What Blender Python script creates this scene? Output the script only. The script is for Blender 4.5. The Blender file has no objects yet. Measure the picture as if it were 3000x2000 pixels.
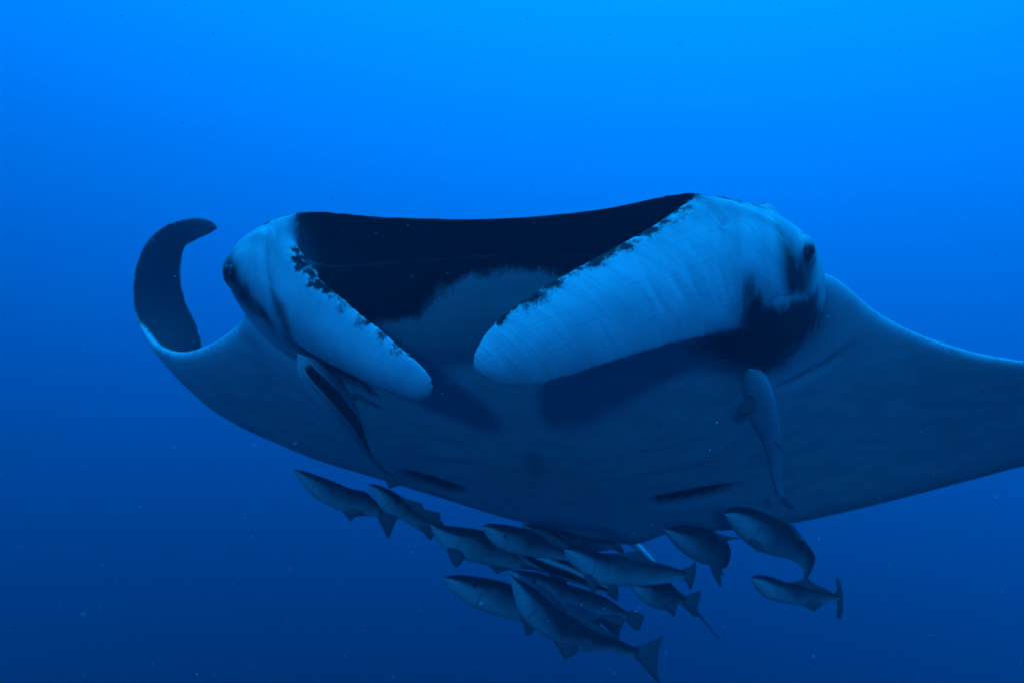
import bpy, bmesh, math, random
import numpy as np
from mathutils import Vector, Matrix
from mathutils.bvhtree import BVHTree

# ------------------------------------------------------------------ camera, water light, sun, exposure
SC = bpy.context.scene
COL = SC.collection
PITCH = math.radians(-14.0)                      # the diver looks slightly down at the climbing manta
FPX = 2598.0                                     # focal length in photo pixels (60 degrees wide)

cam_d = bpy.data.cameras.new('camera')
cam_d.sensor_width = 36.0
cam_d.lens = 36.0 * FPX / 3000.0
cam_d.clip_start = 0.05
cam_d.clip_end = 500.0
cam_d.dof.use_dof = True
cam_d.dof.focus_distance = 2.05
cam_d.dof.aperture_fstop = 3.2
cam = bpy.data.objects.new('camera', cam_d)
COL.objects.link(cam)
cam.rotation_euler = (math.pi / 2 + PITCH, 0, 0)
SC.camera = cam

ROT = np.array(Matrix.Rotation(PITCH, 3, 'X'))   # camera frame (x right, y ahead, z up) -> world


def P(px, py, y):
    """point of the photograph at a chosen real distance, camera frame"""
    return np.array([(px - 1500.0) / FPX * y, y, (1000.0 - py) / FPX * y])


def world_pts(v):
    return np.asarray(v, float) @ ROT.T


# open water as seen from below the surface: brighter and more cyan towards the light, exponential falloff
w = bpy.data.worlds.new('World')
SC.world = w
w.use_nodes = True
nt = w.node_tree
nt.nodes.clear()
N = nt.nodes.new
L = nt.links.new
tc = N('ShaderNodeTexCoord')
dot = N('ShaderNodeVectorMath'); dot.operation = 'DOT_PRODUCT'
ax = np.array([0.10, 0.50, 0.90]); ax /= np.linalg.norm(ax)
dot.inputs[1].default_value = tuple(ax)
L(tc.outputs['Generated'], dot.inputs[0])
comb = N('ShaderNodeCombineColor')


def expo(base, k1, k2):
    """base * exp(k1 z + k2 z^2) / (1 + exp(-6 z + .42)), z = height of the direction: light dies away towards the deep"""
    q = N('ShaderNodeMath'); q.operation = 'MULTIPLY_ADD'
    L(dot.outputs['Value'], q.inputs[0]); q.inputs[1].default_value = k2; q.inputs[2].default_value = k1
    m = N('ShaderNodeMath'); m.operation = 'MULTIPLY'
    L(dot.outputs['Value'], m.inputs[0]); L(q.outputs[0], m.inputs[1])
    e = N('ShaderNodeMath'); e.operation = 'EXPONENT'; L(m.outputs[0], e.inputs[0])
    s = N('ShaderNodeMath'); s.operation = 'MULTIPLY'; s.inputs[1].default_value = base
    L(e.outputs[0], s.inputs[0])
    g = N('ShaderNodeMath'); g.operation = 'MULTIPLY_ADD'
    L(dot.outputs['Value'], g.inputs[0]); g.inputs[1].default_value = -6.0; g.inputs[2].default_value = 0.42
    ge = N('ShaderNodeMath'); ge.operation = 'EXPONENT'; L(g.outputs[0], ge.inputs[0])
    ga = N('ShaderNodeMath'); ga.operation = 'ADD'; L(ge.outputs[0], ga.inputs[0]); ga.inputs[1].default_value = 1.0
    dv = N('ShaderNodeMath'); dv.operation = 'DIVIDE'; L(s.outputs[0], dv.inputs[0]); L(ga.outputs[0], dv.inputs[1])
    return dv.outputs[0]


comb.inputs['Red'].default_value = 0.0
L(expo(0.0810, 2.14, 0.80), comb.inputs['Green'])
L(expo(0.470, 1.92, 0.15), comb.inputs['Blue'])
bg = N('ShaderNodeBackground')
bg.inputs['Strength'].default_value = 1.0
L(comb.outputs[0], bg.inputs['Color'])
wo = N('ShaderNodeOutputWorld')
L(bg.outputs[0], wo.inputs['Surface'])

# sunlight after metres of water: blue, soft from the ripples, over the diver's left shoulder
sun_d = bpy.data.lights.new('sun', 'SUN')
sun_d.energy = 0.78
sun_d.angle = math.radians(2.8)
sun_d.color = (0.01, 0.33, 1.0)
sun = bpy.data.objects.new('sun', sun_d)
COL.objects.link(sun)
SUN_DIR = ROT @ np.array([0.14, 0.84, -0.16])
sun.rotation_euler = Vector(SUN_DIR).to_track_quat('-Z', 'Y').to_euler()

vs = SC.view_settings
vs.view_transform = 'Standard'
vs.look = 'None'
vs.exposure = 0.0
vs.gamma = 1.0
vs.use_curve_mapping = False
SC.cycles.use_denoising = True
SC.cycles.volume_bounces = 1

# ------------------------------------------------------------------ helpers


def catmull(pts, n):
    """resample a list of vectors with a centripetal-like Catmull-Rom, n samples"""
    p = np.asarray(pts, float)
    m = len(p)
    d = np.linalg.norm(np.diff(p[:, :3], axis=0), axis=1) if p.shape[1] >= 3 else np.ones(m - 1)
    t = np.concatenate([[0], np.cumsum(np.maximum(d, 1e-5))])
    u = np.linspace(0, t[-1], n)
    return catmull_at(p, t, u)


def catmull_at(p, t, u):
    p = np.asarray(p, float)
    m = len(p)
    tan = np.zeros_like(p)
    for i in range(m):
        a, b = max(i - 1, 0), min(i + 1, m - 1)
        tan[i] = (p[b] - p[a]) / (t[b] - t[a])
    out = []
    for x in u:
        i = int(np.clip(np.searchsorted(t, x) - 1, 0, m - 2))
        h = t[i + 1] - t[i]
        s = (x - t[i]) / h
        out.append((2*s**3 - 3*s**2 + 1) * p[i] + (s**3 - 2*s**2 + s) * h * tan[i]
                   + (-2*s**3 + 3*s**2) * p[i + 1] + (s**3 - s**2) * h * tan[i + 1])
    return np.array(out)


def grid_faces(n, m, wrap=True, caps=True):
    """n rings of m points"""
    f = []
    for i in range(n - 1):
        for j in range(m if wrap else m - 1):
            k = (j + 1) % m
            f.append((i*m + j, i*m + k, (i+1)*m + k, (i+1)*m + j))
    if caps:
        f.append(tuple(range(m - 1, -1, -1)))
        f.append(tuple((n-1)*m + j for j in range(m)))
    return f


def new_mesh(name, verts, faces, smooth=True):
    me = bpy.data.meshes.new(name)
    me.from_pydata([tuple(v) for v in verts], [], faces)
    me.validate()
    bm = bmesh.new(); bm.from_mesh(me)
    bmesh.ops.recalc_face_normals(bm, faces=bm.faces)
    bm.to_mesh(me); bm.free()
    if smooth:
        me.polygons.foreach_set('use_smooth', [True] * len(me.polygons))
    me.update()
    return me


def link(name, me, mat, parent=None):
    o = bpy.data.objects.new(name, me)
    COL.objects.link(o)
    if mat is not None:
        me.materials.clear(); me.materials.append(mat)
    if parent is not None:
        o.parent = parent
    return o


def tag(o, label, cat, group=None, kind=None):
    o['label'] = label
    o['category'] = cat
    if group:
        o['group'] = group
    if kind:
        o['kind'] = kind
    return o


def attr(me, name, values):
    a = me.attributes.new(name, 'FLOAT', 'POINT')
    a.data.foreach_set('value', np.asarray(values, np.float32))


def poly_sd(pts, poly):
    """signed distance, positive inside, numpy, 2D"""
    pts = np.asarray(pts, float); poly = np.asarray(poly, float)
    n = len(poly)
    d = np.full(len(pts), 1e9)
    inside = np.zeros(len(pts), bool)
    for i in range(n):
        a, b = poly[i], poly[(i + 1) % n]
        e = b - a
        wv = pts - a
        t = np.clip((wv @ e) / (e @ e), 0, 1)
        d = np.minimum(d, np.linalg.norm(wv - t[:, None] * e, axis=1))
        c = ((a[1] <= pts[:, 1]) != (b[1] <= pts[:, 1]))
        with np.errstate(divide='ignore', invalid='ignore'):
            xi = a[0] + (pts[:, 1] - a[1]) * e[0] / (e[1] if e[1] != 0 else 1e-9)
        inside ^= c & (pts[:, 0] < xi)
    return np.where(inside, d, -d)


def line_d(pts, line):
    """distance to a polyline and position 0..1 along it (any dimension)"""
    pts = np.asarray(pts, float); line = np.asarray(line, float)
    best = np.full(len(pts), 1e9); pos = np.zeros(len(pts))
    n = len(line) - 1
    for i in range(n):
        a, e = line[i], line[i + 1] - line[i]
        t = np.clip(((pts - a) @ e) / (e @ e), 0, 1)
        d = np.linalg.norm(pts - a - t[:, None] * e, axis=1)
        m = d < best
        best[m] = d[m]; pos[m] = (i + t[m]) / n
    return best, pos


def smooth01(x, a, b):
    t = np.clip((x - a) / (b - a), 0, 1)
    return t * t * (3 - 2 * t)


# ------------------------------------------------------------------ materials


def mat_new(name):
    m = bpy.data.materials.new(name)
    m.use_nodes = True
    t = m.node_tree
    t.nodes.clear()
    out = t.nodes.new('ShaderNodeOutputMaterial')
    b = t.nodes.new('ShaderNodeBsdfPrincipled')
    t.links.new(b.outputs[0], out.inputs['Surface'])
    return m, t, b


def nmath(t, op, a, b=None, c=None):
    n = t.nodes.new('ShaderNodeMath'); n.operation = op
    for i, v in enumerate((a, b, c)):
        if v is None:
            continue
        if isinstance(v, (int, float)):
            n.inputs[i].default_value = v
        else:
            t.links.new(v, n.inputs[i])
    return n.outputs[0]


def nnoise(t, vec, scale, detail=4.0, rough=0.6):
    n = t.nodes.new('ShaderNodeTexNoise')
    n.inputs['Scale'].default_value = scale
    n.inputs['Detail'].default_value = detail
    n.inputs['Roughness'].default_value = rough
    t.links.new(vec, n.inputs['Vector'])
    return n.outputs['Fac']


def nattr(t, name):
    n = t.nodes.new('ShaderNodeAttribute'); n.attribute_name = name
    return n.outputs['Fac']


def nmix(t, fac, a, b):
    n = t.nodes.new('ShaderNodeMix'); n.data_type = 'RGBA'
    for key, v in (('Factor', fac), ('A', a), ('B', b)):
        s = [i for i in n.inputs if i.name == key and (i.type == ('VALUE' if key == 'Factor' else 'RGBA'))][0]
        if isinstance(v, tuple):
            s.default_value = v
        elif isinstance(v, (int, float)):
            s.default_value = v
        else:
            t.links.new(v, s)
    return [o for o in n.outputs if o.type == 'RGBA'][0]


def nrange(t, v, a, b, c=0.0, d=1.0):
    n = t.nodes.new('ShaderNodeMapRange'); n.interpolation_type = 'SMOOTHSTEP'
    n.inputs['From Min'].default_value = a; n.inputs['From Max'].default_value = b
    n.inputs['To Min'].default_value = c; n.inputs['To Max'].default_value = d
    t.links.new(v, n.inputs['Value'])
    return n.outputs['Result']


def ngeo(t):
    g = t.nodes.new('ShaderNodeTexCoord')
    return g.outputs['Object']


def manta_material():
    m, t, b = mat_new('manta_skin')
    co = ngeo(t)
    mp = t.nodes.new('ShaderNodeMapping')
    mp.inputs['Scale'].default_value = (1.0, 0.45, 0.45)
    t.links.new(co, mp.inputs['Vector'])
    n1 = nnoise(t, mp.outputs[0], 26, 5, 0.65)
    n2 = nnoise(t, mp.outputs[0], 240, 5, 0.8)
    n3 = nnoise(t, co, 9, 3, 0.55)
    pig = nattr(t, 'pigment')
    edge = nattr(t, 'blotch')
    e = nmath(t, 'ADD', pig, nmath(t, 'MULTIPLY', nmath(t, 'SUBTRACT', n1, 0.5), 0.07))
    e = nmath(t, 'ADD', e, nmath(t, 'MULTIPLY', nmath(t, 'SUBTRACT', n2, 0.5), 0.075))
    nb = nnoise(t, co, 22, 2.5, 0.55)
    e = nmath(t, 'ADD', e, nmath(t, 'MULTIPLY', edge, nmath(t, 'MULTIPLY', nmath(t, 'SUBTRACT', nb, 0.5), 0.22)))
    fac = nrange(t, e, -0.016, 0.016)
    # underside: chalky white with faint clouds, fine scratches and specks
    mp2 = t.nodes.new('ShaderNodeMapping')
    mp2.inputs['Rotation'].default_value = (0.4, 0.3, 0.5)
    mp2.inputs['Scale'].default_value = (2.0, 22.0, 22.0)
    t.links.new(co, mp2.inputs['Vector'])
    scr = nnoise(t, mp2.outputs[0], 4.5, 6, 0.7)
    cloud = nrange(t, n3, 0.35, 0.7)
    base = nmix(t, cloud, (0.75, 0.76, 0.75, 1), (0.61, 0.64, 0.64, 1))
    base = nmix(t, nrange(t, scr, 0.58, 0.8, 0, 0.35), base, (0.30, 0.32, 0.33, 1))
    soft_dark = nattr(t, 'patch_shade')
    smf = nmath(t, 'MULTIPLY', soft_dark, nmath(t, 'ADD', 0.55, n1))
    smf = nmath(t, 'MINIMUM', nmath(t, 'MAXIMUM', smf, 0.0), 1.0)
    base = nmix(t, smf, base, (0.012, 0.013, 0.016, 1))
    col = nmix(t, fac, base, nmix(t, nattr(t, 'pale_sheen'), nmix(t, n3, (0.004, 0.0045, 0.006, 1), (0.009, 0.009, 0.011, 1)), (0.10, 0.105, 0.11, 1)))
    COLSOCK = col
    b.inputs['Roughness'].default_value = 0.62
    b.inputs['Specular IOR Level'].default_value = 0.12
    # skin relief
    wr = nattr(t, 'wrinkle')
    bp = t.nodes.new('ShaderNodeBump')
    bp.inputs['Strength'].default_value = 0.35
    bp.inputs['Distance'].default_value = 0.006
    h = nmath(t, 'ADD', nmath(t, 'MULTIPLY', n2, 0.06), nmath(t, 'MULTIPLY', scr, nmath(t, 'MAXIMUM', 0.02, nmath(t, 'SUBTRACT', 0.25, wr))))
    cx = t.nodes.new('ShaderNodeCombineXYZ')
    a_s, a_v = nattr(t, 'lobe_s'), nattr(t, 'lobe_v')
    t.links.new(nmath(t, 'ADD', nmath(t, 'MULTIPLY', a_s, 30.0), nmath(t, 'MULTIPLY', a_v, 9.0)), cx.inputs[0])
    t.links.new(nmath(t, 'MULTIPLY', a_v, 5.0), cx.inputs[1])
    fold = nnoise(t, cx.outputs[0], 1.0, 2, 0.5)
    cx2 = t.nodes.new('ShaderNodeCombineXYZ')
    t.links.new(nmath(t, 'ADD', nmath(t, 'MULTIPLY', a_s, 40.0), nmath(t, 'MULTIPLY', a_v, 150.0)), cx2.inputs[0])
    t.links.new(nmath(t, 'MULTIPLY', a_s, 7.0), cx2.inputs[1])
    fine = nnoise(t, cx2.outputs[0], 1.0, 1.5, 0.5)
    lobe = nmath(t, 'MULTIPLY', wr, nmath(t, 'ADD', nmath(t, 'MULTIPLY', fold, 3.0), nmath(t, 'MULTIPLY', fine, 0.25)))
    h = nmath(t, 'ADD', h, lobe)
    st = nmath(t, 'MULTIPLY', wr, nmath(t, 'MAXIMUM', nrange(t, fine, 0.52, 0.75, 0, 0.16), nrange(t, fold, 0.56, 0.75, 0, 0.12)))
    t.links.new(nmix(t, st, COLSOCK, (0.22, 0.25, 0.26, 1)), b.inputs['Base Color'])
    t.links.new(h, bp.inputs['Height'])
    t.links.new(bp.outputs[0], b.inputs['Normal'])
    return m


def fish_material(name='remora_skin', pale_c=(0.50, 0.52, 0.51, 1)):
    m, t, b = mat_new(name)
    co = ngeo(t)
    back = nattr(t, 'back')
    stripe = nattr(t, 'stripe')
    n1 = nnoise(t, co, 22, 4, 0.6)
    n2 = nnoise(t, co, 190, 3, 0.6)
    e = nmath(t, 'ADD', back, nmath(t, 'MULTIPLY', nmath(t, 'SUBTRACT', n1, 0.5), 0.9))
    f = nrange(t, e, -1.05, 0.85)
    col = nmix(t, f, pale_c, (0.034, 0.036, 0.040, 1))
    dk = nrange(t, stripe, 0.35, 0.65)
    col = nmix(t, dk, col, (0.010, 0.011, 0.013, 1))
    pale = nrange(t, stripe, -0.65, -0.35, 1.0, 0.0)
    col = nmix(t, pale, col, (0.62, 0.64, 0.62, 1))
    t.links.new(col, b.inputs['Base Color'])
    b.inputs['Roughness'].default_value = 0.5
    b.inputs['Specular IOR Level'].default_value = 0.2
    bp = t.nodes.new('ShaderNodeBump')
    bp.inputs['Strength'].default_value = 0.2
    bp.inputs['Distance'].default_value = 0.002
    t.links.new(n2, bp.inputs['Height'])
    t.links.new(bp.outputs[0], b.inputs['Normal'])
    return m


def plain_material(name, c, rough=0.5, spec=0.2, var=0.3, scale=40):
    m, t, b = mat_new(name)
    co = ngeo(t)
    n = nnoise(t, co, scale, 4, 0.6)
    d = tuple(x * (1 - var) for x in c) + (1,)
    l = tuple(min(1, x * (1 + var)) for x in c) + (1,)
    t.links.new(nmix(t, n, d, l), b.inputs['Base Color'])
    b.inputs['Roughness'].default_value = rough
    b.inputs['Specular IOR Level'].default_value = spec
    return m


def fin_material(name, c):
    m, t, b = mat_new(name)
    co = ngeo(t)
    mp = t.nodes.new('ShaderNodeMapping')
    mp.inputs['Scale'].default_value = (90, 20, 90)
    mp.inputs['Rotation'].default_value = (0, 0.6, 0)
    t.links.new(co, mp.inputs['Vector'])
    n = nnoise(t, mp.outputs[0], 1.6, 3, 0.6)
    d = tuple(x * 0.6 for x in c) + (1,)
    l = tuple(min(1, x * 1.5) for x in c) + (1,)
    t.links.new(nmix(t, n, d, l), b.inputs['Base Color'])
    b.inputs['Roughness'].default_value = 0.55
    b.inputs['Specular IOR Level'].default_value = 0.15
    return m


SKIN = manta_material()
FISH = fish_material()
CLING = fish_material('clinging_remora_skin', (0.80, 0.82, 0.80, 1))
FIN = fin_material('remora_fin', (0.12, 0.125, 0.13))
EYE = plain_material('eye_black', (0.006, 0.006, 0.008), 0.25, 0.4, 0.2)
IRIS = plain_material('eye_iris', (0.02, 0.02, 0.024), 0.3, 0.4, 0.3, 120)
TAILM = fish_material('manta_tail_skin', (0.85, 0.87, 0.85, 1))
PART = plain_material('plankton', (0.55, 0.58, 0.55), 0.6, 0.2, 0.2)

# ------------------------------------------------------------------ manta ray
# body frame: R to the photo's right, B towards the tail, U to its back
M0 = P(1465, 690, 2.15)
Bv = np.array([.187, .87, -.45]); Bv /= np.linalg.norm(Bv)
Rv = np.array([.976, -.21, .06]); Rv -= Bv * (Rv @ Bv); Rv /= np.linalg.norm(Rv)
Uv = np.cross(Rv, Bv)


def MB(r, b, u):
    return M0 + r * Rv + b * Bv + u * Uv


def disc_part():
    # leading edge, trailing edge, thickness above / below
    S = [
        (P(637, 664, 3.80), P(636, 671, 3.80), .012, .012),
        (P(628, 650, 3.805), P(624, 682, 3.81), .015, .015),
        (P(602, 641, 3.82), P(600, 694, 3.84), .017, .017),
        (P(560, 638, 3.85), P(572, 708, 3.90), .018, .018),
        (P(480, 662, 3.90), P(542, 730, 4.00), .016, .016),
        (P(425, 715, 3.92), P(531, 808, 4.10), .020, .018),
        (P(397, 785, 3.90), P(545, 885, 4.16), .024, .020),
        (P(391, 870, 3.86), P(580, 960, 4.22), .028, .022),
        (P(408, 945, 3.76), P(600, 1050, 4.24), .032, .026),
        (P(455, 1010, 3.62), P(590, 1162, 4.20), .038, .032),
        (P(530, 1035, 3.42), P(690, 1240, 4.17), .05, .055),
        (P(620, 1008, 3.18), P(800, 1292, 4.17), .07, .08),
        (P(690, 960, 2.98), P(935, 1348, 4.20), .10, .11),
        (P(745, 905, 2.82), P(1090, 1395, 4.25), .14, .14),
        (P(865, 985, 2.76), P(1280, 1452, 4.42), .18, .165),
        (P(1150, 950, 2.58), P(1500, 1520, 4.58), .24, .175),
        (P(1480, 930, 2.50), P(1690, 1560, 4.64), .26, .18),
        (P(1800, 930, 2.47), P(1850, 1594, 4.60), .24, .175),
        (P(2080, 930, 2.48), P(1960, 1562, 4.50), .18, .165),
        (P(2330, 815, 2.60), P(2140, 1552, 4.36), .13, .14),
        (P(2440, 812, 2.68), P(2320, 1532, 4.22), .10, .115),
        (P(2565, 912, 2.80), P(2500, 1494, 4.08), .075, .09),
        (P(2690, 980, 2.85), P(2700, 1444, 3.92), .06, .07),
        (P(2850, 1034, 2.84), P(2900, 1391, 3.74), .05, .058),
        (P(3000, 1062, 2.80), P(3080, 1345, 3.55), .042, .034),
        (P(3200, 1095, 2.76), P(3300, 1300, 3.40), .034, .028),
        (P(3480, 1150, 2.76), P(3560, 1290, 3.20), .026, .022),
        (P(3720, 1200, 2.82), P(3770, 1275, 3.05), .016, .014),
        (P(3850, 1240, 2.92), P(3860, 1252, 2.96), .006, .006),
    ]
    rows = np.array([np.concatenate([a, b, [c, d]]) for a, b, c, d in S])
    mid = (rows[:, :3] + rows[:, 3:6]) / 2
    d = np.linalg.norm(np.diff(mid, axis=0), axis=1)
    t = np.concatenate([[0], np.cumsum(d)])
    n = 170
    R_ = catmull_at(rows, t, np.linspace(0, t[-1], n))
    LE, TE, TU, TD = R_[:, :3], R_[:, 3:6], np.maximum(R_[:, 6], .005), np.maximum(R_[:, 7], .005)
    K = 30
    th = np.linspace(0, math.pi, K)
    vv = (1 - np.cos(th)) / 2
    prof = 1.92 * np.sqrt(vv + 1e-9) * (1 - vv) ** 0.85 * 0.86
    prof = np.maximum(prof, 0)
    low = vv ** .38 * np.maximum(1 - vv, 0) ** .95
    low = low / low.max() * .68
    verts = []
    info = []
    span_t = np.gradient((LE + TE) / 2, axis=0)
    for i in range(n):
        ch = TE[i] - LE[i]
        cl = np.linalg.norm(ch)
        nn = np.cross(span_t[i], ch); nn /= np.linalg.norm(nn)
        for k in range(K):                       # upper, leading -> trailing
            verts.append(LE[i] + ch * vv[k] + nn * (prof[k] * TU[i] + .0035 * (0 < k < K - 1)))
            info.append((min(vv[k], 1 - vv[k]) * cl, vv[k] * cl, 1))
        for k in range(K - 2, 0, -1):            # lower, trailing -> leading
            verts.append(LE[i] + ch * vv[k] - nn * (low[k] * TD[i] + .0035))
            info.append((-min(vv[k], 1 - vv[k]) * cl, -vv[k] * cl, -1))
    m = 2 * K - 2
    return np.array(verts), grid_faces(n, m), np.array(info)


def closed_spline(c, m):
    """closed Catmull-Rom through control points"""
    c = np.asarray(c, float); k = len(c)
    d = np.linalg.norm(np.roll(c, -1, 0) - c, axis=1) ** .7
    t = np.concatenate([[0], np.cumsum(d)])
    out = []
    for x in np.linspace(0, t[-1], m, endpoint=False):
        i = int(np.clip(np.searchsorted(t, x, 'right') - 1, 0, k - 1))
        h = d[i]; s = (x - t[i]) / h
        p0, p1, p2, p3 = c[i - 1], c[i], c[(i + 1) % k], c[(i + 2) % k]
        m1 = (p2 - p0) / (d[i - 1] + h) * h
        m2 = (p3 - p1) / (h + d[(i + 1) % k]) * h
        out.append((2*s**3 - 3*s**2 + 1) * p1 + (s**3 - 2*s**2 + s) * m1 + (-2*s**3 + 3*s**2) * p2 + (s**3 - s**2) * m2)
    return np.array(out)


def head_part():
    # rings of 12 points: five along the top (left to right), right cheek, five along the bottom (right to left), left cheek
    lip = [(862, 624, 2.36), (1150, 636, 2.27), (1450, 640, 2.20), (1750, 614, 2.15), (2045, 562, 2.14), (2115, 640, 2.13),
           (2060, 730, 2.08), (1800, 742, 2.08), (1500, 738, 2.10), (1180, 762, 2.16), (930, 772, 2.26), (818, 710, 2.34)]
    r2 = [(795, 644, 2.50), (1150, 648, 2.45), (1450, 652, 2.40), (1750, 624, 2.35), (2130, 578, 2.27), (2255, 720, 2.25),
          (2150, 900, 2.17), (1820, 890, 2.20), (1500, 872, 2.22), (1170, 905, 2.27), (870, 960, 2.38), (722, 780, 2.47)]
    r3 = [(745, 690, 2.68), (1150, 668, 2.65), (1450, 670, 2.60), (1750, 642, 2.55), (2250, 618, 2.43), (2386, 775, 2.43),
          (2290, 1000, 2.35), (1840, 1010, 2.37), (1500, 1000, 2.40), (1160, 1030, 2.46), (850, 1022, 2.58), (664, 795, 2.64)]
    r4 = [(790, 770, 2.98), (1150, 705, 2.90), (1450, 702, 2.85), (1750, 680, 2.80), (2262, 690, 2.68), (2386, 880, 2.64),
          (2270, 1070, 2.62), (1860, 1105, 2.72), (1500, 1105, 2.76), (1150, 1115, 2.80), (895, 1065, 2.92), (735, 885, 2.96)]
    m = 96
    R_ = [closed_spline([P(*q) for q in ring], m) for ring in (lip, r2, r3, r4)]
    cen4 = R_[3].mean(0)
    back = cen4 + (R_[3] - cen4) * .62 + Bv * .42
    # refine between the rings
    ctrl = np.array([back, R_[3], R_[2], R_[1], R_[0]])
    t = np.array([0, 1.0, 2.0, 2.8, 3.5])
    outer = catmull_at(ctrl.reshape(5, -1), t, np.linspace(0, 3.5, 15)).reshape(15, m, 3)
    c0 = R_[0].mean(0)
    inn = [c0 + (R_[0] - c0) * np.array(k) + Bv * bb for k, bb in ((.972, .0), (.94, .03), (.86, .10), (.70, .20))]
    rings = list(outer) + inn
    info = []
    for i, rg in enumerate(rings):
        for j in range(m):
            info.append((0, 1 if i >= 15 else 0, 0))
    return np.concatenate(rings), grid_faces(len(rings), m), np.array(info, float)


def sheet_part(cols, thick, n=60, K=22, bow=0.03):
    """a fleshy paddle: columns of (upper edge, lower edge); returns closed solid"""
    rows = np.array([np.concatenate([a, b, [tk]]) for (a, b), tk in zip(cols, thick)])
    mid = (rows[:, :3] + rows[:, 3:6]) / 2
    t = np.concatenate([[0], np.cumsum(np.linalg.norm(np.diff(mid, axis=0), axis=1))])
    u = t[-1] * (1 - (1 - np.linspace(0, 1, n)) ** 1.5)
    R_ = catmull_at(rows, t, u)
    A, Bq, T = R_[:, :3], R_[:, 3:6], np.maximum(R_[:, 6], .004)
    tan = np.gradient((A + Bq) / 2, axis=0)
    verts, info = [], []
    th = np.linspace(0, math.pi, K)
    vv = (1 - np.cos(th)) / 2
    pr = (4 * vv * (1 - vv)) ** 0.55
    for i in range(n):
        ch = Bq[i] - A[i]
        cl = np.linalg.norm(ch)
        nn = np.cross(tan[i], ch); nn /= np.linalg.norm(nn)
        if nn @ np.array([0, -1.0, 0]) < 0:
            nn = -nn
        cam_ = bow * 4 * vv * (1 - vv) * min(1, cl / .2)
        rim = 1 + 0.9 * np.exp(-((vv - .05) / .07) ** 2) * (1 - 0.6 * i / n)
        for k in range(K):
            verts.append(A[i] + ch * vv[k] + nn * (cam_[k] + pr[k] * T[i] * rim[k] * .5))
            info.append((vv[k] * cl, 1, i / (n - 1)))
        for k in range(K - 2, 0, -1):
            verts.append(A[i] + ch * vv[k] + nn * (cam_[k] - pr[k] * T[i] * rim[k] * .5))
            info.append((vv[k] * cl, -1, i / (n - 1)))
    return np.array(verts), grid_faces(n, 2 * K - 2), np.array(info)


LOBE_R = [(P(2230, 640, 2.36), P(2260, 960, 2.38)), (P(2130, 590, 2.26), P(2190, 965, 2.26)), (P(2040, 578, 2.17), P(2120, 980, 2.14)),
          (P(1900, 664, 2.06), P(1985, 1010, 2.02)), (P(1730, 757, 1.97), P(1830, 1056, 1.95)), (P(1585, 838, 1.91), P(1690, 1100, 1.90)),
          (P(1476, 912, 1.87), P(1580, 1132, 1.88)), (P(1414, 978, 1.85), P(1494, 1137, 1.87)), (P(1388, 1026, 1.84), P(1428, 1120, 1.86)),
          (P(1381, 1056, 1.845), P(1388, 1088, 1.85))]
LOBE_L = [(P(770, 690, 2.54), P(740, 900, 2.58)), (P(815, 655, 2.44), P(800, 950, 2.50)), (P(850, 690, 2.36), P(862, 1000, 2.43)),
          (P(925, 800, 2.25), P(945, 1052, 2.34)), (P(1020, 882, 2.16), P(1045, 1102, 2.26)), (P(1130, 972, 2.08), P(1130, 1142, 2.18)),
          (P(1195, 1028, 2.04), P(1190, 1164, 2.13)), (P(1240, 1066, 2.03), P(1222, 1175, 2.10)), (P(1267, 1104, 2.03), P(1256, 1168, 2.08)),
          (P(1275, 1126, 2.04), P(1272, 1150, 2.06))]

VOX = 0.0062


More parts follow.
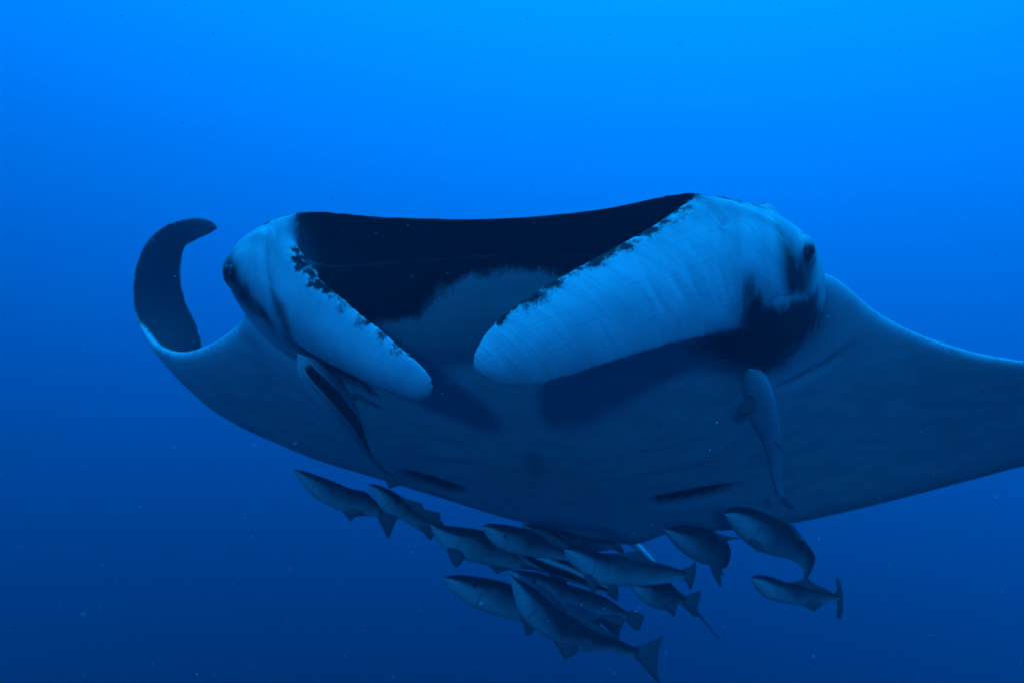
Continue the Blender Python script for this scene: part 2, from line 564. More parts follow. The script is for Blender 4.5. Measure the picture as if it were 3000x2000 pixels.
def build_manta():
    parts = []
    parts.append(disc_part())
    parts.append(head_part())
    parts.append(sheet_part(LOBE_R, [.10, .085, .060, .038, .030, .026, .024, .022, .02, .014], bow=.042))
    parts.append(sheet_part(LOBE_L, [.10, .085, .060, .040, .032, .028, .024, .022, .02, .014], bow=.046))

    # swellings: brow ridges, eye bulges
    def blob(c, rad, squash=(1, 1, 1)):
        bm = bmesh.new()
        bmesh.ops.create_icosphere(bm, subdivisions=3, radius=1)
        fr = np.stack([Rv, Bv, Uv])
        v = np.array([np.array(x.co) for x in bm.verts]) * rad * np.array(squash)
        f = [tuple(x.index for x in y.verts) for y in bm.faces]
        bm.free()
        return v @ fr + c, f, np.zeros((len(v), 3))
    parts.append(blob(P(2346, 748, 2.44), .055, (.75, 1.3, 1.1)))
    parts.append(blob(P(695, 800, 2.66), .050, (.75, 1.3, 1.1)))
    parts.append(blob(P(2238, 628, 2.47), .034, (1, 1.3, .8)))
    vs_, fs_, off = [], [], 0
    for v, f, _ in parts:
        vs_.append(v)
        fs_ += [tuple(i + off for i in q) for q in f]
        off += len(v)
    me = bpy.data.meshes.new('manta_raw')
    # each part oriented on its own
    bm_all = bmesh.new()
    for v, f, _ in parts:
        tmp = new_mesh('tmp', v, f)
        bm_all.from_mesh(tmp)
        bpy.data.meshes.remove(tmp)
    bm_all.to_mesh(me); bm_all.free()
    ob = bpy.data.objects.new('manta_raw', me)
    COL.objects.link(ob)
    md = ob.modifiers.new('r', 'REMESH')
    md.mode = 'VOXEL'; md.voxel_size = VOX; md.adaptivity = 0.0
    dg = bpy.context.evaluated_depsgraph_get()
    ev = ob.evaluated_get(dg)
    res = bpy.data.meshes.new_from_object(ev, depsgraph=dg)
    bpy.data.objects.remove(ob)
    nv = len(res.vertices)
    co = np.empty(nv * 3); res.vertices.foreach_get('co', co); co = co.reshape(-1, 3)
    ed = np.empty(len(res.edges) * 2, np.int64); res.edges.foreach_get('vertices', ed); ed = ed.reshape(-1, 2)
    deg = np.bincount(ed.ravel(), minlength=nv).astype(float)

    def lap(x):
        s = np.stack([np.bincount(ed[:, 0], x[ed[:, 1], k], nv) + np.bincount(ed[:, 1], x[ed[:, 0], k], nv) for k in range(3)], 1)
        return s / deg[:, None] - x
    for it in range(44):
        co = co + .55 * lap(co)
        co = co - .50 * lap(co) if it < 40 else co
    pxx = np.stack([1500 + FPX * co[:, 0] / co[:, 1], 1000 - FPX * co[:, 2] / co[:, 1]], 1)
    wsm = smooth01(co[:, 1], 2.36, 2.50) * (1 - smooth01(co[:, 1], 3.0, 3.3)) * smooth01(pxx[:, 1], 960, 1040)
    wsm *= smooth01(pxx[:, 0], 880, 960) * (1 - smooth01(pxx[:, 0], 2240, 2330))
    for it in range(110):
        co = co + (wsm * .6)[:, None] * lap(co)
    # classify by nearest source part
    trees = [BVHTree.FromPolygons([Vector(x) for x in v], f) for v, f, _ in parts[:4]]
    near = np.zeros((nv, 4)); fidx = np.zeros((nv, 4), np.int64)
    for i in range(nv):
        p = Vector(co[i])
        yv = co[i, 1]
        for k in range(4):
            if (k == 1 and yv > 3.3) or (k > 1 and yv > 2.65):
                near[i, k] = 9.0
                continue
            h = trees[k].find_nearest(p)
            near[i, k] = h[3]; fidx[i, k] = h[2]
    part = np.argmin(near + np.array([0.0, 0.0, 0.0, 0.0]), axis=1)
    pin = []
    for k in range(4):
        v, f, inf = parts[k]
        fi = np.array([inf[list(q)].mean(0) if len(q) == 4 else inf[list(q)].mean(0) for q in f])
        pin.append(fi[fidx[:, k]])
    # normals
    res.vertices.foreach_set('co', co.ravel()); res.update()
    no = np.empty(nv * 3); res.vertices.foreach_get('normal', no); no = no.reshape(-1, 3)
    px = np.stack([1500 + FPX * co[:, 0] / co[:, 1], 1000 - FPX * co[:, 2] / co[:, 1]], 1)
    mpp = co[:, 1] / FPX
    facing = -(no * (co / np.linalg.norm(co, axis=1)[:, None])).sum(1)

    # ---- folds, slits
    def groove(line, width, depth, mask=None, flap=False):
        nonlocal co
        d, pos = line_d(px, line)
        dm = d * mpp
        if flap:
            dm = np.where(px[:, 1] > np.interp(px[:, 0], line[:, 0], line[:, 1]), dm, dm * 4.0)
        g = np.exp(-(dm / width) ** 2) * np.sin(np.pi * np.clip(pos, 0.02, .98)) ** .5
        m = (facing > 0.02) & ((part < 2) if mask is None else mask)
        co = co - no * (g * depth * m)[:, None]
        return np.where(m, g, 0)
    body = part < 2
    gl = [
        (np.array([[1172, 1382], [1270, 1408], [1376, 1443]]), .040, .045, None, True),
        (np.array([[1896, 1470], [2010, 1447], [2158, 1422]]), .040, .045, None, True),
        (np.array([[1190, 1335], [1290, 1350], [1400, 1372]]), .035, .006, None, True),
        (np.array([[1850, 1400], [1980, 1385], [2110, 1350]]), .035, .006, None, True),
        (np.array([[1220, 1285], [1310, 1298], [1400, 1312]]), .035, .004, None, True),
        (np.array([[1840, 1335], [1960, 1318], [2090, 1280]]), .035, .004, None, True),
    ]
    gr = [groove(*g) for g in gl]
    slit = np.maximum(gr[0], gr[1])
    cr = groove(np.array([[2268, 1142], [2330, 1118], [2420, 1070], [2500, 1010]]), .012, .012)
    cr2 = groove(np.array([[2165, 600], [2180, 720], [2185, 830], [2190, 900]]), .012, .008, mask=np.ones(nv, bool))
    cr3 = groove(np.array([[782, 645], [770, 720], [774, 800], [798, 900]]), .010, .009, mask=np.ones(nv, bool))
    for ln in ([[2120, 600], [2130, 720], [2150, 860]], [[2080, 600], [2095, 730], [2135, 880]], [[2035, 625], [2060, 750], [2110, 900]],
               [[1980, 660], [2010, 780], [2060, 890]], [[1930, 690], [1965, 800], [2020, 900]], [[1860, 720], [1900, 820], [1950, 920]]):
        groove(np.array(ln, float), .009, .0035, mask=part == 2)
    # ---- pigment (metres, positive = dark)
    pig = np.full(nv, -.2)
    b0 = part == 0
    dl = pin[0]
    pig[b0] = np.where(dl[b0, 2] > 0, np.clip(dl[b0, 0] - .022, -.05, .2), np.clip(dl[b0, 0] - .012, -.2, .05))
    outer_l = b0 & (px[:, 0] < 660) & (co[:, 1] > 3.5)
    k_ = 1 - smooth01(px[:, 1], 900, 985)
    pig = np.where(outer_l & (dl[:, 2] > 0), pig + .05 * k_, pig)
    pig = np.where(outer_l & (dl[:, 2] < 0), np.maximum(pig, .05 * k_ - np.abs(dl[:, 0]) * .5 - .01), pig)
    b1 = part == 1
    up = no @ Uv
    hu = (co - M0) @ Uv; hb = (co - M0) @ Bv; hr = (co - M0) @ Rv
    pig[b1] = np.clip((up[b1] - .62) * .12, -.2, .2)
    inner = b1 & (pin[1][:, 1] > .3) & (px[:, 0] < 2030) & (px[:, 0] > 885)
    pig[inner] = .2
    chin = np.array([[860, 600], [1300, 600], [2036, 530], [2040, 585], [1985, 760], [1800, 860], [1640, 812], [1560, 792], [1500, 790],
                     [1450, 797], [1380, 815], [1310, 850], [1262, 890], [1222, 930], [1140, 952], [1050, 960], [930, 900], [880, 760]], float)
    sdc = poly_sd(px, chin) * mpp
    front = (part < 2) & (co[:, 1] < 2.75) & (facing > -.3)
    pig = np.where(front, np.maximum(pig, np.clip(sdc, -.2, .2)), pig)
    # dark shoulder patch below the right-hand eye
    shp = np.array([[2196, 822], [2216, 850], [2240, 892], [2300, 890], [2360, 868], [2396, 850], [2410, 930], [2380, 985], [2335, 1020],
                    [2290, 1065], [2235, 1100], [2170, 1075], [2110, 1052], [2040, 1022], [2060, 1000], [2125, 978], [2172, 962], [2178, 900]], float)
    sds = poly_sd(px, shp) * mpp
    vis = facing > -.3
    okp = vis & (co[:, 1] < 2.95) & ((part < 2) | (px[:, 0] > 2060))
    pig = np.where(okp, np.maximum(pig, np.clip(sds - .004, -.2, .2)), pig)
    # dark stripe down the left-hand side of the head
    lft = np.array([[655, 770], [672, 765], [700, 820], [760, 900], [830, 960], [905, 1010], [990, 1050], [1100, 1130], [1110, 1160], [1000, 1110],
                    [920, 1070], [860, 1015], [790, 960], [700, 880], [655, 820]], float)
    sdl = poly_sd(px, lft) * mpp
    lok = vis & ((part < 2) | (px[:, 0] < 790)) & (co[:, 1] < 2.95)
    pig = np.where(lok, np.maximum(pig, np.clip(sdl - .004, -.2, .2)), pig)
    # lobes: inner face dark, upper rim blotched
    blot = np.zeros(nv)
    pig_l = np.clip(sdl - .004, -.2, .2)
    for k in (2, 3):
        q = part == k
        dd, side, s = pin[k][:, 0], pin[k][:, 1], pin[k][:, 2]
        v = np.where(side > 0, -dd + (.015 if k == 2 else .010), np.where(dd < .012, -.02, .03))
        fade = smooth01(s, .78, .92)
        v = v - .2 * fade - .2 * (1 - smooth01(s, .14, .24))
        fade = np.maximum(fade, 1 - smooth01(s, .14, .24))
        pig[q] = np.maximum(v[q], np.where(okp[q], np.clip(sds[q] - .004, -.2, .2), -.2)) if k == 2 else np.maximum(v[q], np.where(lok[q], pig_l[q], -.2))
        blot[q] = (np.exp(-(dd / .026) ** 2) * (1 - fade) * (side > 0))[q]
    slit_shade = np.clip(slit * 2.6 - .6, 0, 1)  # shade inside the gill slits painted as dark tone
    # soft dark tone: skin patches, plus painted shade in slits, crease and rear
    soft_dark = slit_shade
    eyep = np.array([[2270, 640], [2300, 668], [2345, 720], [2400, 690], [2400, 900], [2290, 880], [2270, 780]], float)
    soft_dark = np.maximum(soft_dark, smooth01(poly_sd(px, eyep) * mpp, -.015, .045) * .95 * (vis & (co[:, 1] < 2.8)))
    eyel = np.array([[640, 700], [690, 740], [740, 840], [820, 950], [800, 980], [640, 840]], float)
    soft_dark = np.maximum(soft_dark, smooth01(poly_sd(px, eyel) * mpp, -.02, .05) * .9 * (vis & (co[:, 1] < 2.95)))
    soft_dark = np.maximum(soft_dark, smooth01(sds, -.06, .02) * .55 * okp)
    soft_dark = np.maximum(soft_dark, cr * .35)
    fold = np.array([[790, 850], [830, 890], [850, 960], [860, 1010], [830, 970], [800, 910]], float)
    soft_dark = np.maximum(soft_dark, smooth01(poly_sd(px, fold) * mpp, -.015, .015) * .8 * vis)
    d_, _ = line_d(px, np.array([[1560, 1345], [1575, 1375]]))
    soft_dark = np.maximum(soft_dark, np.exp(-(d_ / 28) ** 2) * .3 * (part == 0))
    # greyish rear margin, widened to paint in shade where the belly turns away
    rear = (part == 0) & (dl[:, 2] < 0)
    soft_dark = np.where(rear, np.maximum(soft_dark, .50 * np.exp(-(np.abs(dl[:, 0]) / .15) ** 2) * (np.abs(dl[:, 1]) > .25)), soft_dark)
    wr = np.where(part == 2, 1.0, np.where(part == 3, .5, .12))
    ls = np.where(part == 2, pin[2][:, 2], np.where(part == 3, pin[3][:, 2], 0)) * .75
    lv = np.where(part == 2, pin[2][:, 0], np.where(part == 3, pin[3][:, 0], 0))
    soft_dark = np.where(outer_l & (dl[:, 2] > 0), 0, soft_dark)
    lob = (part >= 2)[:, None]
    sv = np.stack([ls, lv, pig], 1)
    for it in range(14):
        nx = lap(sv)
        sv = sv + np.where(lob, .6 * nx * np.array([1, 1, .35 if it < 5 else 0]), 0)
    ls, lv, pig = sv[:, 0], sv[:, 1], sv[:, 2]

    res.vertices.foreach_set('co', world_pts(co).ravel())
    res.update()
    attr(res, 'pigment', pig); attr(res, 'patch_shade', soft_dark); attr(res, 'blotch', blot); shn = np.zeros(nv)
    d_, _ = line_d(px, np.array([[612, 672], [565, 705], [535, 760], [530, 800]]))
    shn = np.maximum(shn, np.exp(-(d_ / 28) ** 2) * outer_l * .9)  # pale grey mark near the wing tip
    shn = np.maximum(shn, outer_l * (.14 + .45 * (1 - smooth01(px[:, 1], 640, 900))))  # wing sheen painted into the dark skin as paler grey
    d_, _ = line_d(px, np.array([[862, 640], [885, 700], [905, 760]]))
    shn = np.maximum(shn, np.exp(-(d_ / 30) ** 2) * .9 * (part < 2))  # paler strip at the left mouth corner
    attr(res, 'pale_sheen', shn); attr(res, 'wrinkle', wr); attr(res, 'lobe_s', ls); attr(res, 'lobe_v', lv)
    res.polygons.foreach_set('use_smooth', [True] * len(res.polygons))
    res.name = 'body'
    return res, co


def tube_mesh(name, pts, radii, m=12, n=60, flat=1.0):
    rows = np.array([np.concatenate([p, [r]]) for p, r in zip(pts, radii)])
    R_ = catmull(rows, n)
    tan = np.gradient(R_[:, :3], axis=0)
    verts = []
    for i in range(n):
        t_ = tan[i] / np.linalg.norm(tan[i])
        s = np.cross(t_, [0, 1, 0]); s /= np.linalg.norm(s)
        q = np.cross(t_, s)
        for j in range(m):
            a = 2 * math.pi * j / m
            verts.append(R_[i, :3] + max(R_[i, 3], .0008) * (math.cos(a) * s + flat * math.sin(a) * q))
    return new_mesh(name, world_pts(verts), grid_faces(n, m))


def ellipsoid(name, c, axes, radii, sub=3):
    bm = bmesh.new()
    bmesh.ops.create_icosphere(bm, subdivisions=sub, radius=1)
    v = np.array([np.array(x.co) for x in bm.verts]) * np.array(radii)
    f = [tuple(x.index for x in y.verts) for y in bm.faces]
    bm.free()
    return new_mesh(name, world_pts(v @ np.array(axes) + c), f)


manta_me, manta_co = build_manta()
manta = bpy.data.objects.new('manta_ray', None)
COL.objects.link(manta)
tag(manta, 'giant black and white manta ray swimming mouth first with unrolled head fins', 'manta ray')
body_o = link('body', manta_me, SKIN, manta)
MT = BVHTree.FromPolygons([Vector(x) for x in manta_co], [tuple(p.vertices) for p in manta_me.polygons])


def hit_depth(px, py):
    d = Vector(P(px, py, 1.0))
    h = MT.ray_cast(Vector((0, 0, 0)), d.normalized(), 20)
    return h[0][1] if h[0] is not None else 4.0


fr = np.stack([Rv, Bv, Uv])
for ex, ey, dy in ((2372, 740, 0), (672, 800, 0)):
    y = hit_depth(2362 if ex > 1500 else 684, ey) + .012
    c = P(ex - (8 if ex > 1500 else -10), ey, y)
    e = link('eye', ellipsoid('eye', c, fr, (.016, .024, .026)), IRIS, manta)
    link('pupil', ellipsoid('pupil', c + (Rv if ex > 1500 else -Rv) * .010 - Bv * .014, fr, (.009, .014, .016)), EYE, e)
tail_me = tube_mesh('tail', [P(1800, 1545, 4.60), P(1858, 1592, 4.66), P(1915, 1650, 4.70), P(2000, 1745, 4.75), P(2050, 1802, 4.78), P(2104, 1868, 4.80)],
                    [.030, .021, .016, .010, .007, .003])
attr(tail_me, 'back', np.repeat(np.linspace(-1.6, 1.9, 60), 12)); attr(tail_me, 'stripe', np.zeros(720))  # pale root paints in light on the tail; the dark tip is skin
tail = link('tail', tail_me, TAILM, manta)

# ------------------------------------------------------------------ remoras


def fin_mesh(pts, y, thick, roll=None):
    pts = np.asarray(pts, float)
    ys = y if np.ndim(y) else np.full(len(pts), y)
    ring = np.array([P(a, b, c) for (a, b), c in zip(pts, ys)])
    n = len(ring)
    # resample smooth closed outline, keep corners
    fine = []
    for i in range(n):
        p0, p1, p2, p3 = ring[i - 1], ring[i], ring[(i + 1) % n], ring[(i + 2) % n]
        for s in (0, .33, .66):
            m1, m2 = (p2 - p0) * .22, (p3 - p1) * .22
            fine.append((2*s**3 - 3*s**2 + 1) * p1 + (s**3 - 2*s**2 + s) * m1 * 2 + (-2*s**3 + 3*s**2) * p2 + (s**3 - s**2) * m2 * 2)
    fine = np.array(fine); k = len(fine)
    c = fine.mean(0)
    dv = np.array([0, 1.0, 0]) * thick * .5
    verts = list(fine + dv * .35) + list(fine - dv * .35) + list(c + (fine - c) * .6 + dv) + list(c + (fine - c) * .6 - dv) + [c + dv, c - dv]
    f = []
    for i in range(k):
        j = (i + 1) % k
        f += [(i, j, k + j, k + i), (i, 2*k + i, 2*k + j, j), (k + i, k + j, 3*k + j, 3*k + i), (2*k + i, 4*k, 2*k + j), (3*k + i, 3*k + j, 4*k + 1)]
    return new_mesh('fin', world_pts(verts), f)


TONE = random.Random(3)


def remora(label, pairs, y, fins, eye=None, wide=.8, roll=0.0, stripe=False, group='remoras schooling under the manta', eye_size=1.0, cling=False, depth_fn=None, tailthin=.35):
    """pairs: upper and lower outline points from snout to tail root; y: distance (snout, tail)"""
    pr = np.asarray(pairs, float)
    n0 = len(pr)
    mid = (pr[:, :2] + pr[:, 2:]) / 2
    t = np.concatenate([[0], np.cumsum(np.linalg.norm(np.diff(mid, axis=0), axis=1))]); t /= t[-1]
    y0, y1 = y
    n = 44
    u = 1 - (1 - np.linspace(0, 1, n)) ** 1.0
    u = np.linspace(0, 1, n) ** 1.35
    Rr = catmull_at(pr, t, u)
    m = 28
    verts, back, stp = [], [], []
    C = []
    for i in range(n):
        yy = y0 + (y1 - y0) * u[i] if depth_fn is None else depth_fn(u[i], (Rr[i, :2] + Rr[i, 2:]) / 2)
        a, b = P(*Rr[i, :2], yy), P(*Rr[i, 2:], yy)
        C.append(((a + b) / 2, (a - b) / 2))
    cen = np.array([c for c, _ in C])
    tan = np.gradient(cen, axis=0)
    for i in range(n):
        c, h = C[i]
        hl = np.linalg.norm(h)
        tg = tan[i] / np.linalg.norm(tan[i])
        up = h / hl
        lat = np.cross(tg, up); lat /= np.linalg.norm(lat)
        wfac = wide * (1 - (1 - tailthin) * smooth01(np.array(u[i]), .35, 1.0)) * (1 + .12 * math.exp(-((u[i] - .12) / .12) ** 2))
        for j in range(m):
            a_ = 2 * math.pi * j / m
            s_, k_ = math.sin(a_), math.cos(a_)
            s2 = math.copysign(abs(s_) ** .92, s_)
            k2 = math.copysign(abs(k_) ** .85, k_)
            if s_ > 0 and u[i] < .3:               # flattened sucker disc on the crown
                s2 *= 1 - .10 * (1 - u[i] / .3)
            verts.append(c + up * hl * s2 + lat * hl * wfac * k2)
            rr = math.sin(a_ + roll)
            if cling:
                rr = (up[1] * s_ + lat[1] * k_) * 1.1 - .8
            hd = max(0, 1 - u[i] / .42)
            back.append(rr + .10 - 1.3 * hd * (1 - smooth01(np.array(rr), .35, .75)))
            if stripe:
                z = math.sin(a_ + stripe)
                if cling:
                    stp.append((1.0 if -.3 < s_ < .5 else (-1.0 if .5 <= s_ < .86 or -.78 < s_ <= -.3 else 0.0)) * min(1, u[i] * 9 - .3) if u[i] > .03 else 0.0)
                else:
                    stp.append(1.0 if abs(z) < .42 else (-1.0 if abs(z) < .78 else 0.0))
            elif cling:
                stp.append(0.0)
            elif abs(u[i] - .25) < .011 and -.85 < s_ < .25:      # edge of the gill cover
                stp.append(.54)
            elif .015 < u[i] < .11 and -.30 < s_ < -.08:           # mouth line
                stp.append(.53)
            else:
                stp.append(0.0)
    me = new_mesh('body', world_pts(verts), grid_faces(n, m))
    tone = TONE.uniform(-.22, .22)
    back = [q + tone for q in back]
    FB = BVHTree.FromPolygons([Vector(q) for q in verts], grid_faces(n, m, True, False))
    attr(me, 'back', back); attr(me, 'stripe', stp)
    root = bpy.data.objects.new('remora', None)
    COL.objects.link(root)
    tag(root, label, 'fish', group)
    link('body', me, CLING if cling else FISH, root)
    for nm, pts, fy in fins:
        link(nm, fin_mesh(pts, fy if fy else (y0 + y1) / 2, .010), FIN, root)
    if eye:
        ex, ey = eye
        hh = FB.ray_cast(Vector((0, 0, 0)), Vector(P(ex, ey, 1.0)).normalized(), 20)
        dep = hh[0][1] if hh[0] is not None else y0
        r = .0095 * eye_size
        link('eye', ellipsoid('eye', P(ex, ey, dep), np.eye(3), (r * .6, r * .45, r * 1.35), 2), EYE, root)
    return root


remora('remora at the far left end of the school, tail hanging down',
       [(860, 1373, 858, 1378), (890, 1378, 880, 1412), (925, 1390, 918, 1453), (975, 1408, 965, 1481), (1030, 1431, 1010, 1499),
        (1072, 1440, 1052, 1510), (1098, 1464, 1086, 1512), (1122, 1490, 1108, 1516)], (3.45, 3.6),
       [('tail_fin', [(1104, 1492), (1118, 1480), (1150, 1490), (1172, 1506), (1158, 1530), (1142, 1570), (1136, 1574), (1124, 1552), (1106, 1514)], 3.6),
        ('anal_fin', [(1002, 1488), (1010, 1506), (1028, 1526), (1036, 1516), (1060, 1506), (1050, 1494)], 3.53)], eye=(927, 1405))
remora('remora second from the left with ragged back fin, tail behind its neighbour',
       [(1080, 1416, 1078, 1421), (1110, 1420, 1092, 1450), (1150, 1438, 1118, 1490), (1195, 1468, 1160, 1512), (1240, 1490, 1205, 1538),
        (1280, 1510, 1245, 1560), (1305, 1545, 1285, 1575), (1330, 1575, 1315, 1592)], (3.4, 3.5),
       [('dorsal_fin', [(1170, 1452), (1190, 1460), (1236, 1474), (1232, 1483), (1250, 1492), (1288, 1502), (1290, 1520), (1300, 1536), (1270, 1530), (1200, 1490)], 3.43),
        ('anal_fin', [(1225, 1540), (1240, 1560), (1261, 1582), (1268, 1570), (1280, 1560), (1260, 1545)], 3.44),
        ('tail_fin', [(1318, 1572), (1350, 1560), (1380, 1575), (1365, 1600), (1350, 1625), (1320, 1592)], 3.5)], eye=(1160, 1466))
remora('long dark remora in mid school with two triangular fins below',
       [(1263, 1533, 1261, 1539), (1290, 1536, 1275, 1575), (1344, 1543, 1312, 1615), (1407, 1553, 1365, 1638), (1470, 1575, 1430, 1652),
        (1530, 1605, 1500, 1664), (1575, 1632, 1555, 1668), (1620, 1655, 1605, 1680)], (3.3, 3.4),
       [('pectoral_fin', [(1312, 1605), (1318, 1635), (1336, 1660), (1346, 1654), (1358, 1634), (1345, 1612)], 3.27),
        ('anal_fin', [(1425, 1640), (1440, 1664), (1456, 1679), (1470, 1674), (1496, 1663), (1470, 1640)], 3.36),
        ('dorsal_fin', [(1420, 1570), (1450, 1555), (1500, 1580), (1540, 1615), (1480, 1595)], 3.36),
        ('tail_fin', [(1600, 1660), (1640, 1650), (1660, 1680), (1655, 1715), (1605, 1680)], 3.4)], eye=(1340, 1562))
remora('blunt dark remora just under the belly, fourth snout from the left',
       [(1413, 1538, 1412, 1544), (1440, 1532, 1424, 1568), (1485, 1537, 1455, 1600), (1540, 1550, 1510, 1620), (1600, 1570, 1580, 1632),
        (1660, 1600, 1650, 1640), (1710, 1625, 1704, 1645)], (3.22, 3.34),
       [('dorsal_fin', [(1540, 1556), (1580, 1548), (1640, 1580), (1700, 1622), (1620, 1600)], 3.28),
        ('tail_fin', [(1700, 1630), (1740, 1610), (1752, 1640), (1745, 1668), (1702, 1644)], 3.34)], eye=(1480, 1570), eye_size=.8)
remora('dark remora pressed against the manta belly, fifth snout from the left',
       [(1527, 1533, 1527, 1538), (1560, 1535, 1540, 1565), (1610, 1545, 1580, 1600), (1670, 1555, 1650, 1618), (1730, 1565, 1715, 1620),
        (1780, 1580, 1772, 1612), (1805, 1590, 1800, 1608)], (3.38, 3.55),
       [('dorsal_fin', [(1640, 1552), (1700, 1548), (1770, 1566), (1790, 1582), (1720, 1575)], 3.46),
        ('tail_fin', [(1795, 1592), (1812, 1584), (1822, 1600), (1828, 1618), (1798, 1610)], 3.55)])
remora('black and white striped remora wedged in the thick of the school',
       [(1490, 1590, 1488, 1598), (1540, 1598, 1530, 1635), (1610, 1620, 1590, 1672), (1680, 1650, 1664, 1700), (1740, 1690, 1730, 1722),
        (1785, 1712, 1780, 1736)], (3.30, 3.36),
       [('tail_fin', [(1775, 1716), (1808, 1712), (1811, 1735), (1808, 1758), (1778, 1738)], 3.36)], stripe=.35)
remora('pale chinned remora with forked tail in the middle of the school',
       [(1655, 1605, 1653, 1612), (1680, 1600, 1660, 1635), (1720, 1608, 1690, 1665), (1774, 1622, 1740, 1704), (1840, 1622, 1800, 1712),
        (1900, 1638, 1870, 1714), (1950, 1655, 1935, 1710), (1996, 1668, 1990, 1700), (2012, 1672, 2008, 1696)], (3.08, 3.2),
       [('dorsal_fin', [(1770, 1628), (1820, 1620), (1876, 1613), (1884, 1628), (1910, 1643), (1970, 1660), (1880, 1650)], 3.12),
        ('tail_fin', [(2000, 1668), (2020, 1660), (2037, 1645), (2039, 1668), (2036, 1690), (2023, 1727), (2012, 1705), (1996, 1694)], 3.2),
        ('pectoral_fin', [(1712, 1685), (1722, 1715), (1742, 1743), (1746, 1725), (1745, 1704), (1735, 1690)], 3.04)], eye=(1742, 1619))
remora('small round bellied remora with fan tail beside the manta tail',
       [(1844, 1706, 1843, 1711), (1880, 1702, 1862, 1740), (1920, 1700, 1890, 1766), (1962, 1706, 1930, 1783), (1984, 1726, 1964, 1782),
        (1998, 1742, 1986, 1770), (2012, 1750, 2000, 1768)], (3.15, 3.3),
       [('tail_fin', [(1995, 1746), (2020, 1742), (2051, 1729), (2051, 1745), (2044, 1775), (2040, 1806), (2022, 1796), (1994, 1766)], 3.3),
        ('pelvic_fin', [(1945, 1776), (1960, 1792), (1975, 1805), (1980, 1790), (1982, 1768), (1960, 1764)], 3.2)], eye=(1918, 1722))
remora('lowest left remora with pale throat, rear hidden behind its neighbours',
       [(1298, 1688, 1298, 1693), (1346, 1684, 1320, 1725), (1400, 1690, 1370, 1768), (1470, 1704, 1440, 1795), (1540, 1728, 1520, 1818),
        (1600, 1750, 1585, 1830), (1660, 1780, 1650, 1838), (1720, 1810, 1714, 1836)], (3.2, 3.42),
       [('pectoral_fin', [(1520, 1800), (1534, 1830), (1540, 1858), (1556, 1856), (1566, 1838), (1560, 1815)], 3.24),
        ('tail_fin', [(1708, 1812), (1745, 1800), (1756, 1830), (1745, 1865), (1710, 1836)], 3.42)], eye=(1390, 1713), eye_size=1.25)
remora('dark backed remora with rounded paddle tail behind the lowest fish',
       [(1489, 1666, 1489, 1672), (1530, 1670, 1510, 1705), (1590, 1680, 1570, 1752), (1650, 1706, 1630, 1790), (1720, 1728, 1700, 1812),
        (1780, 1752, 1765, 1822), (1815, 1776, 1806, 1818), (1842, 1794, 1836, 1816)], (3.1, 3.25),
       [('anal_fin', [(1740, 1805), (1780, 1840), (1812, 1872), (1816, 1845), (1830, 1815), (1790, 1800)], 3.2),
        ('tail_fin', [(1834, 1794), (1855, 1788), (1884, 1800), (1882, 1820), (1874, 1842), (1858, 1842), (1836, 1818)], 3.25)], eye=(1565, 1700))
remora('largest lowest remora with broad forked tail reaching the bottom edge',
       [(1496, 1684, 1495, 1690), (1530, 1700, 1503, 1735), (1580, 1732, 1520, 1790), (1640, 1790, 1570, 1842), (1690, 1815, 1628, 1880),
        (1740, 1838, 1690, 1903), (1800, 1866, 1765, 1905), (1850, 1890, 1832, 1920), (1872, 1898, 1858, 1930)], (2.92, 3.05),
       [('anal_fin', [(1618, 1868), (1640, 1905), (1652, 1928), (1668, 1924), (1694, 1903), (1660, 1872)], 2.96),
        ('dorsal_fin', [(1640, 1782), (1680, 1790), (1740, 1822), (1820, 1870), (1740, 1850)], 2.98),
        ('tail_fin', [(1852, 1896), (1880, 1890), (1915, 1874), (1942, 1862), (1934, 1890), (1928, 1925), (1926, 1965), (1933, 2002), (1905, 1975), (1875, 1940), (1856, 1922)], 3.05)],
       eye=(1573, 1737), eye_size=1.1)
remora('plump remora curling its tail down, right of the manta tail',
       [(1946, 1547, 1945, 1552), (1993, 1544, 1968, 1585), (2050, 1546, 2005, 1622), (2105, 1562, 2048, 1645), (2138, 1600, 2078, 1650),
        (2138, 1636, 2090, 1650), (2128, 1660, 2098, 1660)], (3.2, 3.5),
       [('dorsal_fin', [(2085, 1556), (2110, 1564), (2135, 1570), (2170, 1575), (2140, 1580), (2110, 1585)], 3.36),
        ('tail_fin', [(2078, 1640), (2084, 1670), (2096, 1698), (2113, 1720), (2112, 1690), (2116, 1678), (2121, 1686), (2112, 1655), (2120, 1640)], 3.46)],
       eye=(2030, 1558), wide=.9)
remora('big remora diving right below the manta wing, tail bent under',
       [(2126, 1500, 2125, 1508), (2155, 1485, 2136, 1530), (2210, 1490, 2166, 1570), (2270, 1515, 2206, 1604), (2322, 1545, 2262, 1624),
        (2360, 1586, 2312, 1636), (2388, 1630, 2342, 1652), (2378, 1668, 2356, 1672), (2368, 1688, 2360, 1688)], (3.15, 3.4),
       [('dorsal_fin', [(2280, 1520), (2300, 1530), (2324, 1538), (2345, 1565), (2365, 1592), (2320, 1570)], 3.27),
        ('pectoral_fin', [(2196, 1585), (2208, 1605), (2226, 1616), (2240, 1610), (2232, 1592), (2212, 1580)], 3.14),
        ('tail_fin', [(2358, 1668), (2376, 1668), (2368, 1690), (2366, 1706), (2358, 1700), (2356, 1686)], 3.4)], eye=(2206, 1502), eye_size=.9)
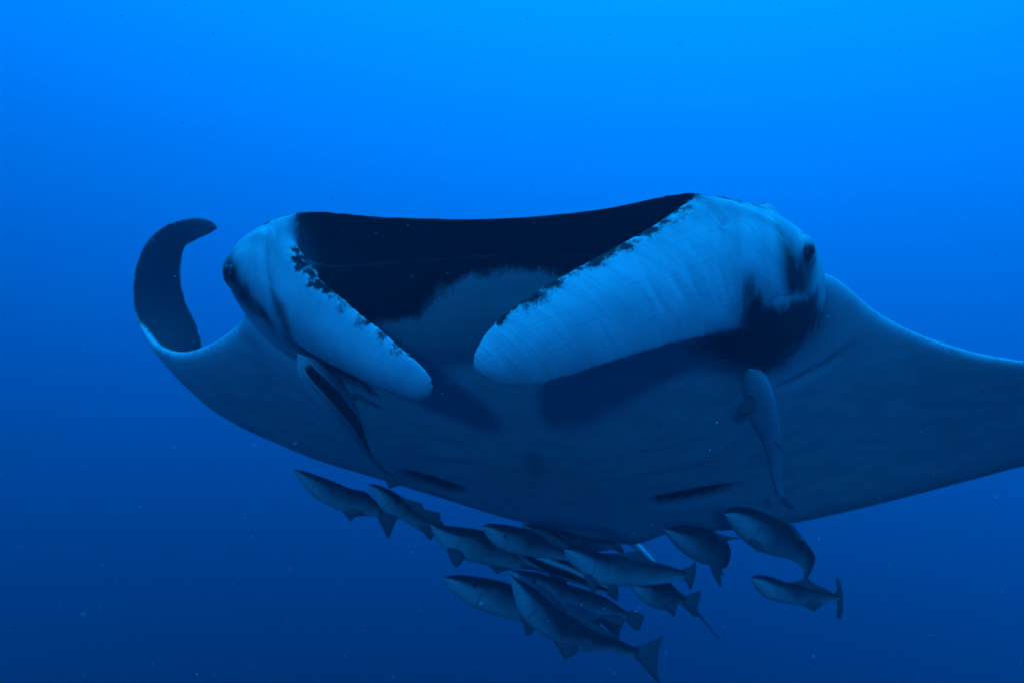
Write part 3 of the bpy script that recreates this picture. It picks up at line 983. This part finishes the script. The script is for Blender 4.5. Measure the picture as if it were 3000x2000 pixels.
remora('rightmost remora with pale throat and tall crescent tail',
       [(2203, 1690, 2202, 1696), (2226, 1683, 2212, 1718), (2265, 1690, 2244, 1750), (2310, 1706, 2296, 1764), (2365, 1712, 2355, 1772),
        (2410, 1724, 2405, 1770), (2446, 1738, 2444, 1760), (2462, 1744, 2461, 1756)], (3.3, 3.5),
       [('dorsal_fin', [(2310, 1708), (2335, 1702), (2360, 1692), (2372, 1697), (2388, 1708), (2440, 1736), (2370, 1726)], 3.4),
        ('anal_fin', [(2340, 1764), (2365, 1778), (2386, 1789), (2396, 1780), (2410, 1766), (2375, 1758)], 3.4),
        ('tail_fin', [(2445, 1740), (2455, 1725), (2449, 1689), (2460, 1700), (2468, 1730), (2470, 1760), (2468, 1795), (2460, 1811), (2452, 1806), (2456, 1785), (2450, 1758)], 3.5)], eye=(2284, 1712), eye_size=.8)


def on_belly(lift):
    return lambda u, c: hit_depth(c[0], c[1]) - lift


def belly_curve(pairs, lift):
    pr = np.asarray(pairs, float)
    mid = (pr[:, :2] + pr[:, 2:]) / 2
    t = np.concatenate([[0], np.cumsum(np.linalg.norm(np.diff(mid, axis=0), axis=1))]); t /= t[-1]
    d = np.array([hit_depth(*c) for c in mid])
    k = np.polyfit(t, d, 2)
    return lambda u, c: float(np.polyval(k, u)) - lift


pl = [(882, 1022, 872, 1030), (925, 1058, 880, 1085), (962, 1096, 915, 1140), (1000, 1145, 958, 1196), (1044, 1206, 1006, 1248),
      (1082, 1275, 1050, 1306), (1114, 1335, 1092, 1352), (1138, 1380, 1120, 1388), (1148, 1400, 1132, 1406)]
pl = [((a + c) / 2 + (a - c) * .64, (b + d) / 2 + (b - d) * .64, (a + c) / 2 - (a - c) * .64, (b + d) / 2 - (b - d) * .64) for a, b, c, d in pl]
remora('striped remora clinging below the left head fin of the manta', pl, (2.6, 3.2),
       [('tail_fin', [(1124, 1390), (1142, 1386), (1158, 1402), (1174, 1418), (1158, 1424), (1142, 1430), (1132, 1412)], 3.25),
        ('pectoral_fin', [(985, 1120), (1004, 1136), (1044, 1160), (1050, 1172), (1024, 1166), (995, 1150)], 2.68)],
       stripe=.15, group='remoras clinging to the manta', depth_fn=belly_curve(pl, .05), wide=.7, cling=True)
pq = [(2204, 1077, 2192, 1080), (2236, 1090, 2180, 1105), (2262, 1130, 2178, 1150), (2276, 1200, 2192, 1212), (2284, 1262, 2226, 1272),
      (2286, 1330, 2250, 1336), (2286, 1395, 2264, 1400), (2296, 1445, 2282, 1450), (2306, 1466, 2294, 1472)]
remora('pale remora clinging upright to the shoulder under the dark patch', pq, (2.5, 3.3),
       [('tail_fin', [(2290, 1455), (2304, 1458), (2318, 1474), (2328, 1490), (2312, 1490), (2298, 1478)], 3.35),
        ('pelvic_fin', [(2268, 1290), (2282, 1302), (2305, 1331), (2294, 1322), (2276, 1306)], 2.86),
        ('pectoral_fin', [(2204, 1148), (2182, 1176), (2160, 1194), (2162, 1209), (2180, 1215), (2212, 1200)], 2.74)],
       group='remoras clinging to the manta', depth_fn=belly_curve(pq, .035), wide=.7, cling=True)

# ------------------------------------------------------------------ drifting specks
rng = random.Random(7)
bm = bmesh.new()
for i in range(650):
    y = rng.uniform(.9, 4.2)
    p = world_pts([P(rng.uniform(-300, 3300), rng.uniform(-200, 2200), y)])[0]
    r = rng.choice([.0005, .0007, .0009, .0012]) * (.6 + .4 * y)
    mat_ = Matrix.Translation(Vector(p)) @ Matrix.Diagonal((r * rng.uniform(.6, 1.6), r, r * rng.uniform(.6, 1.5), 1))
    bmesh.ops.create_icosphere(bm, subdivisions=1, radius=1, matrix=mat_)
sme = bpy.data.meshes.new('drifting_plankton'); bm.to_mesh(sme); bm.free()
so = link('drifting_plankton', sme, PART)
tag(so, 'tiny pale plankton specks drifting in the blue water', 'plankton', kind='stuff')

# ------------------------------------------------------------------ the water's own haze
bm = bmesh.new()
bmesh.ops.create_cube(bm, size=1)
lo, hi = np.array([-7.0, -2.5, -6.0]), np.array([7.0, 6.6, 3.0])
for v in bm.verts:
    v.co = Vector((lo + hi) / 2 + np.array(v.co) * (hi - lo))
hme = bpy.data.meshes.new('haze'); bm.to_mesh(hme); bm.free()
hm = bpy.data.materials.new('haze')
hm.use_nodes = True
ht = hm.node_tree; ht.nodes.clear()
ho = ht.nodes.new('ShaderNodeOutputMaterial')
pv = ht.nodes.new('ShaderNodeVolumePrincipled')
pv.inputs['Color'].default_value = (0.3, 0.62, 0.92, 1)
pv.inputs['Density'].default_value = 0.028
pv.inputs['Anisotropy'].default_value = 0.3
ht.links.new(pv.outputs[0], ho.inputs['Volume'])
haze = link('haze', hme, hm)
tag(haze, 'blue open water haze all around the manta', 'water', kind='stuff')
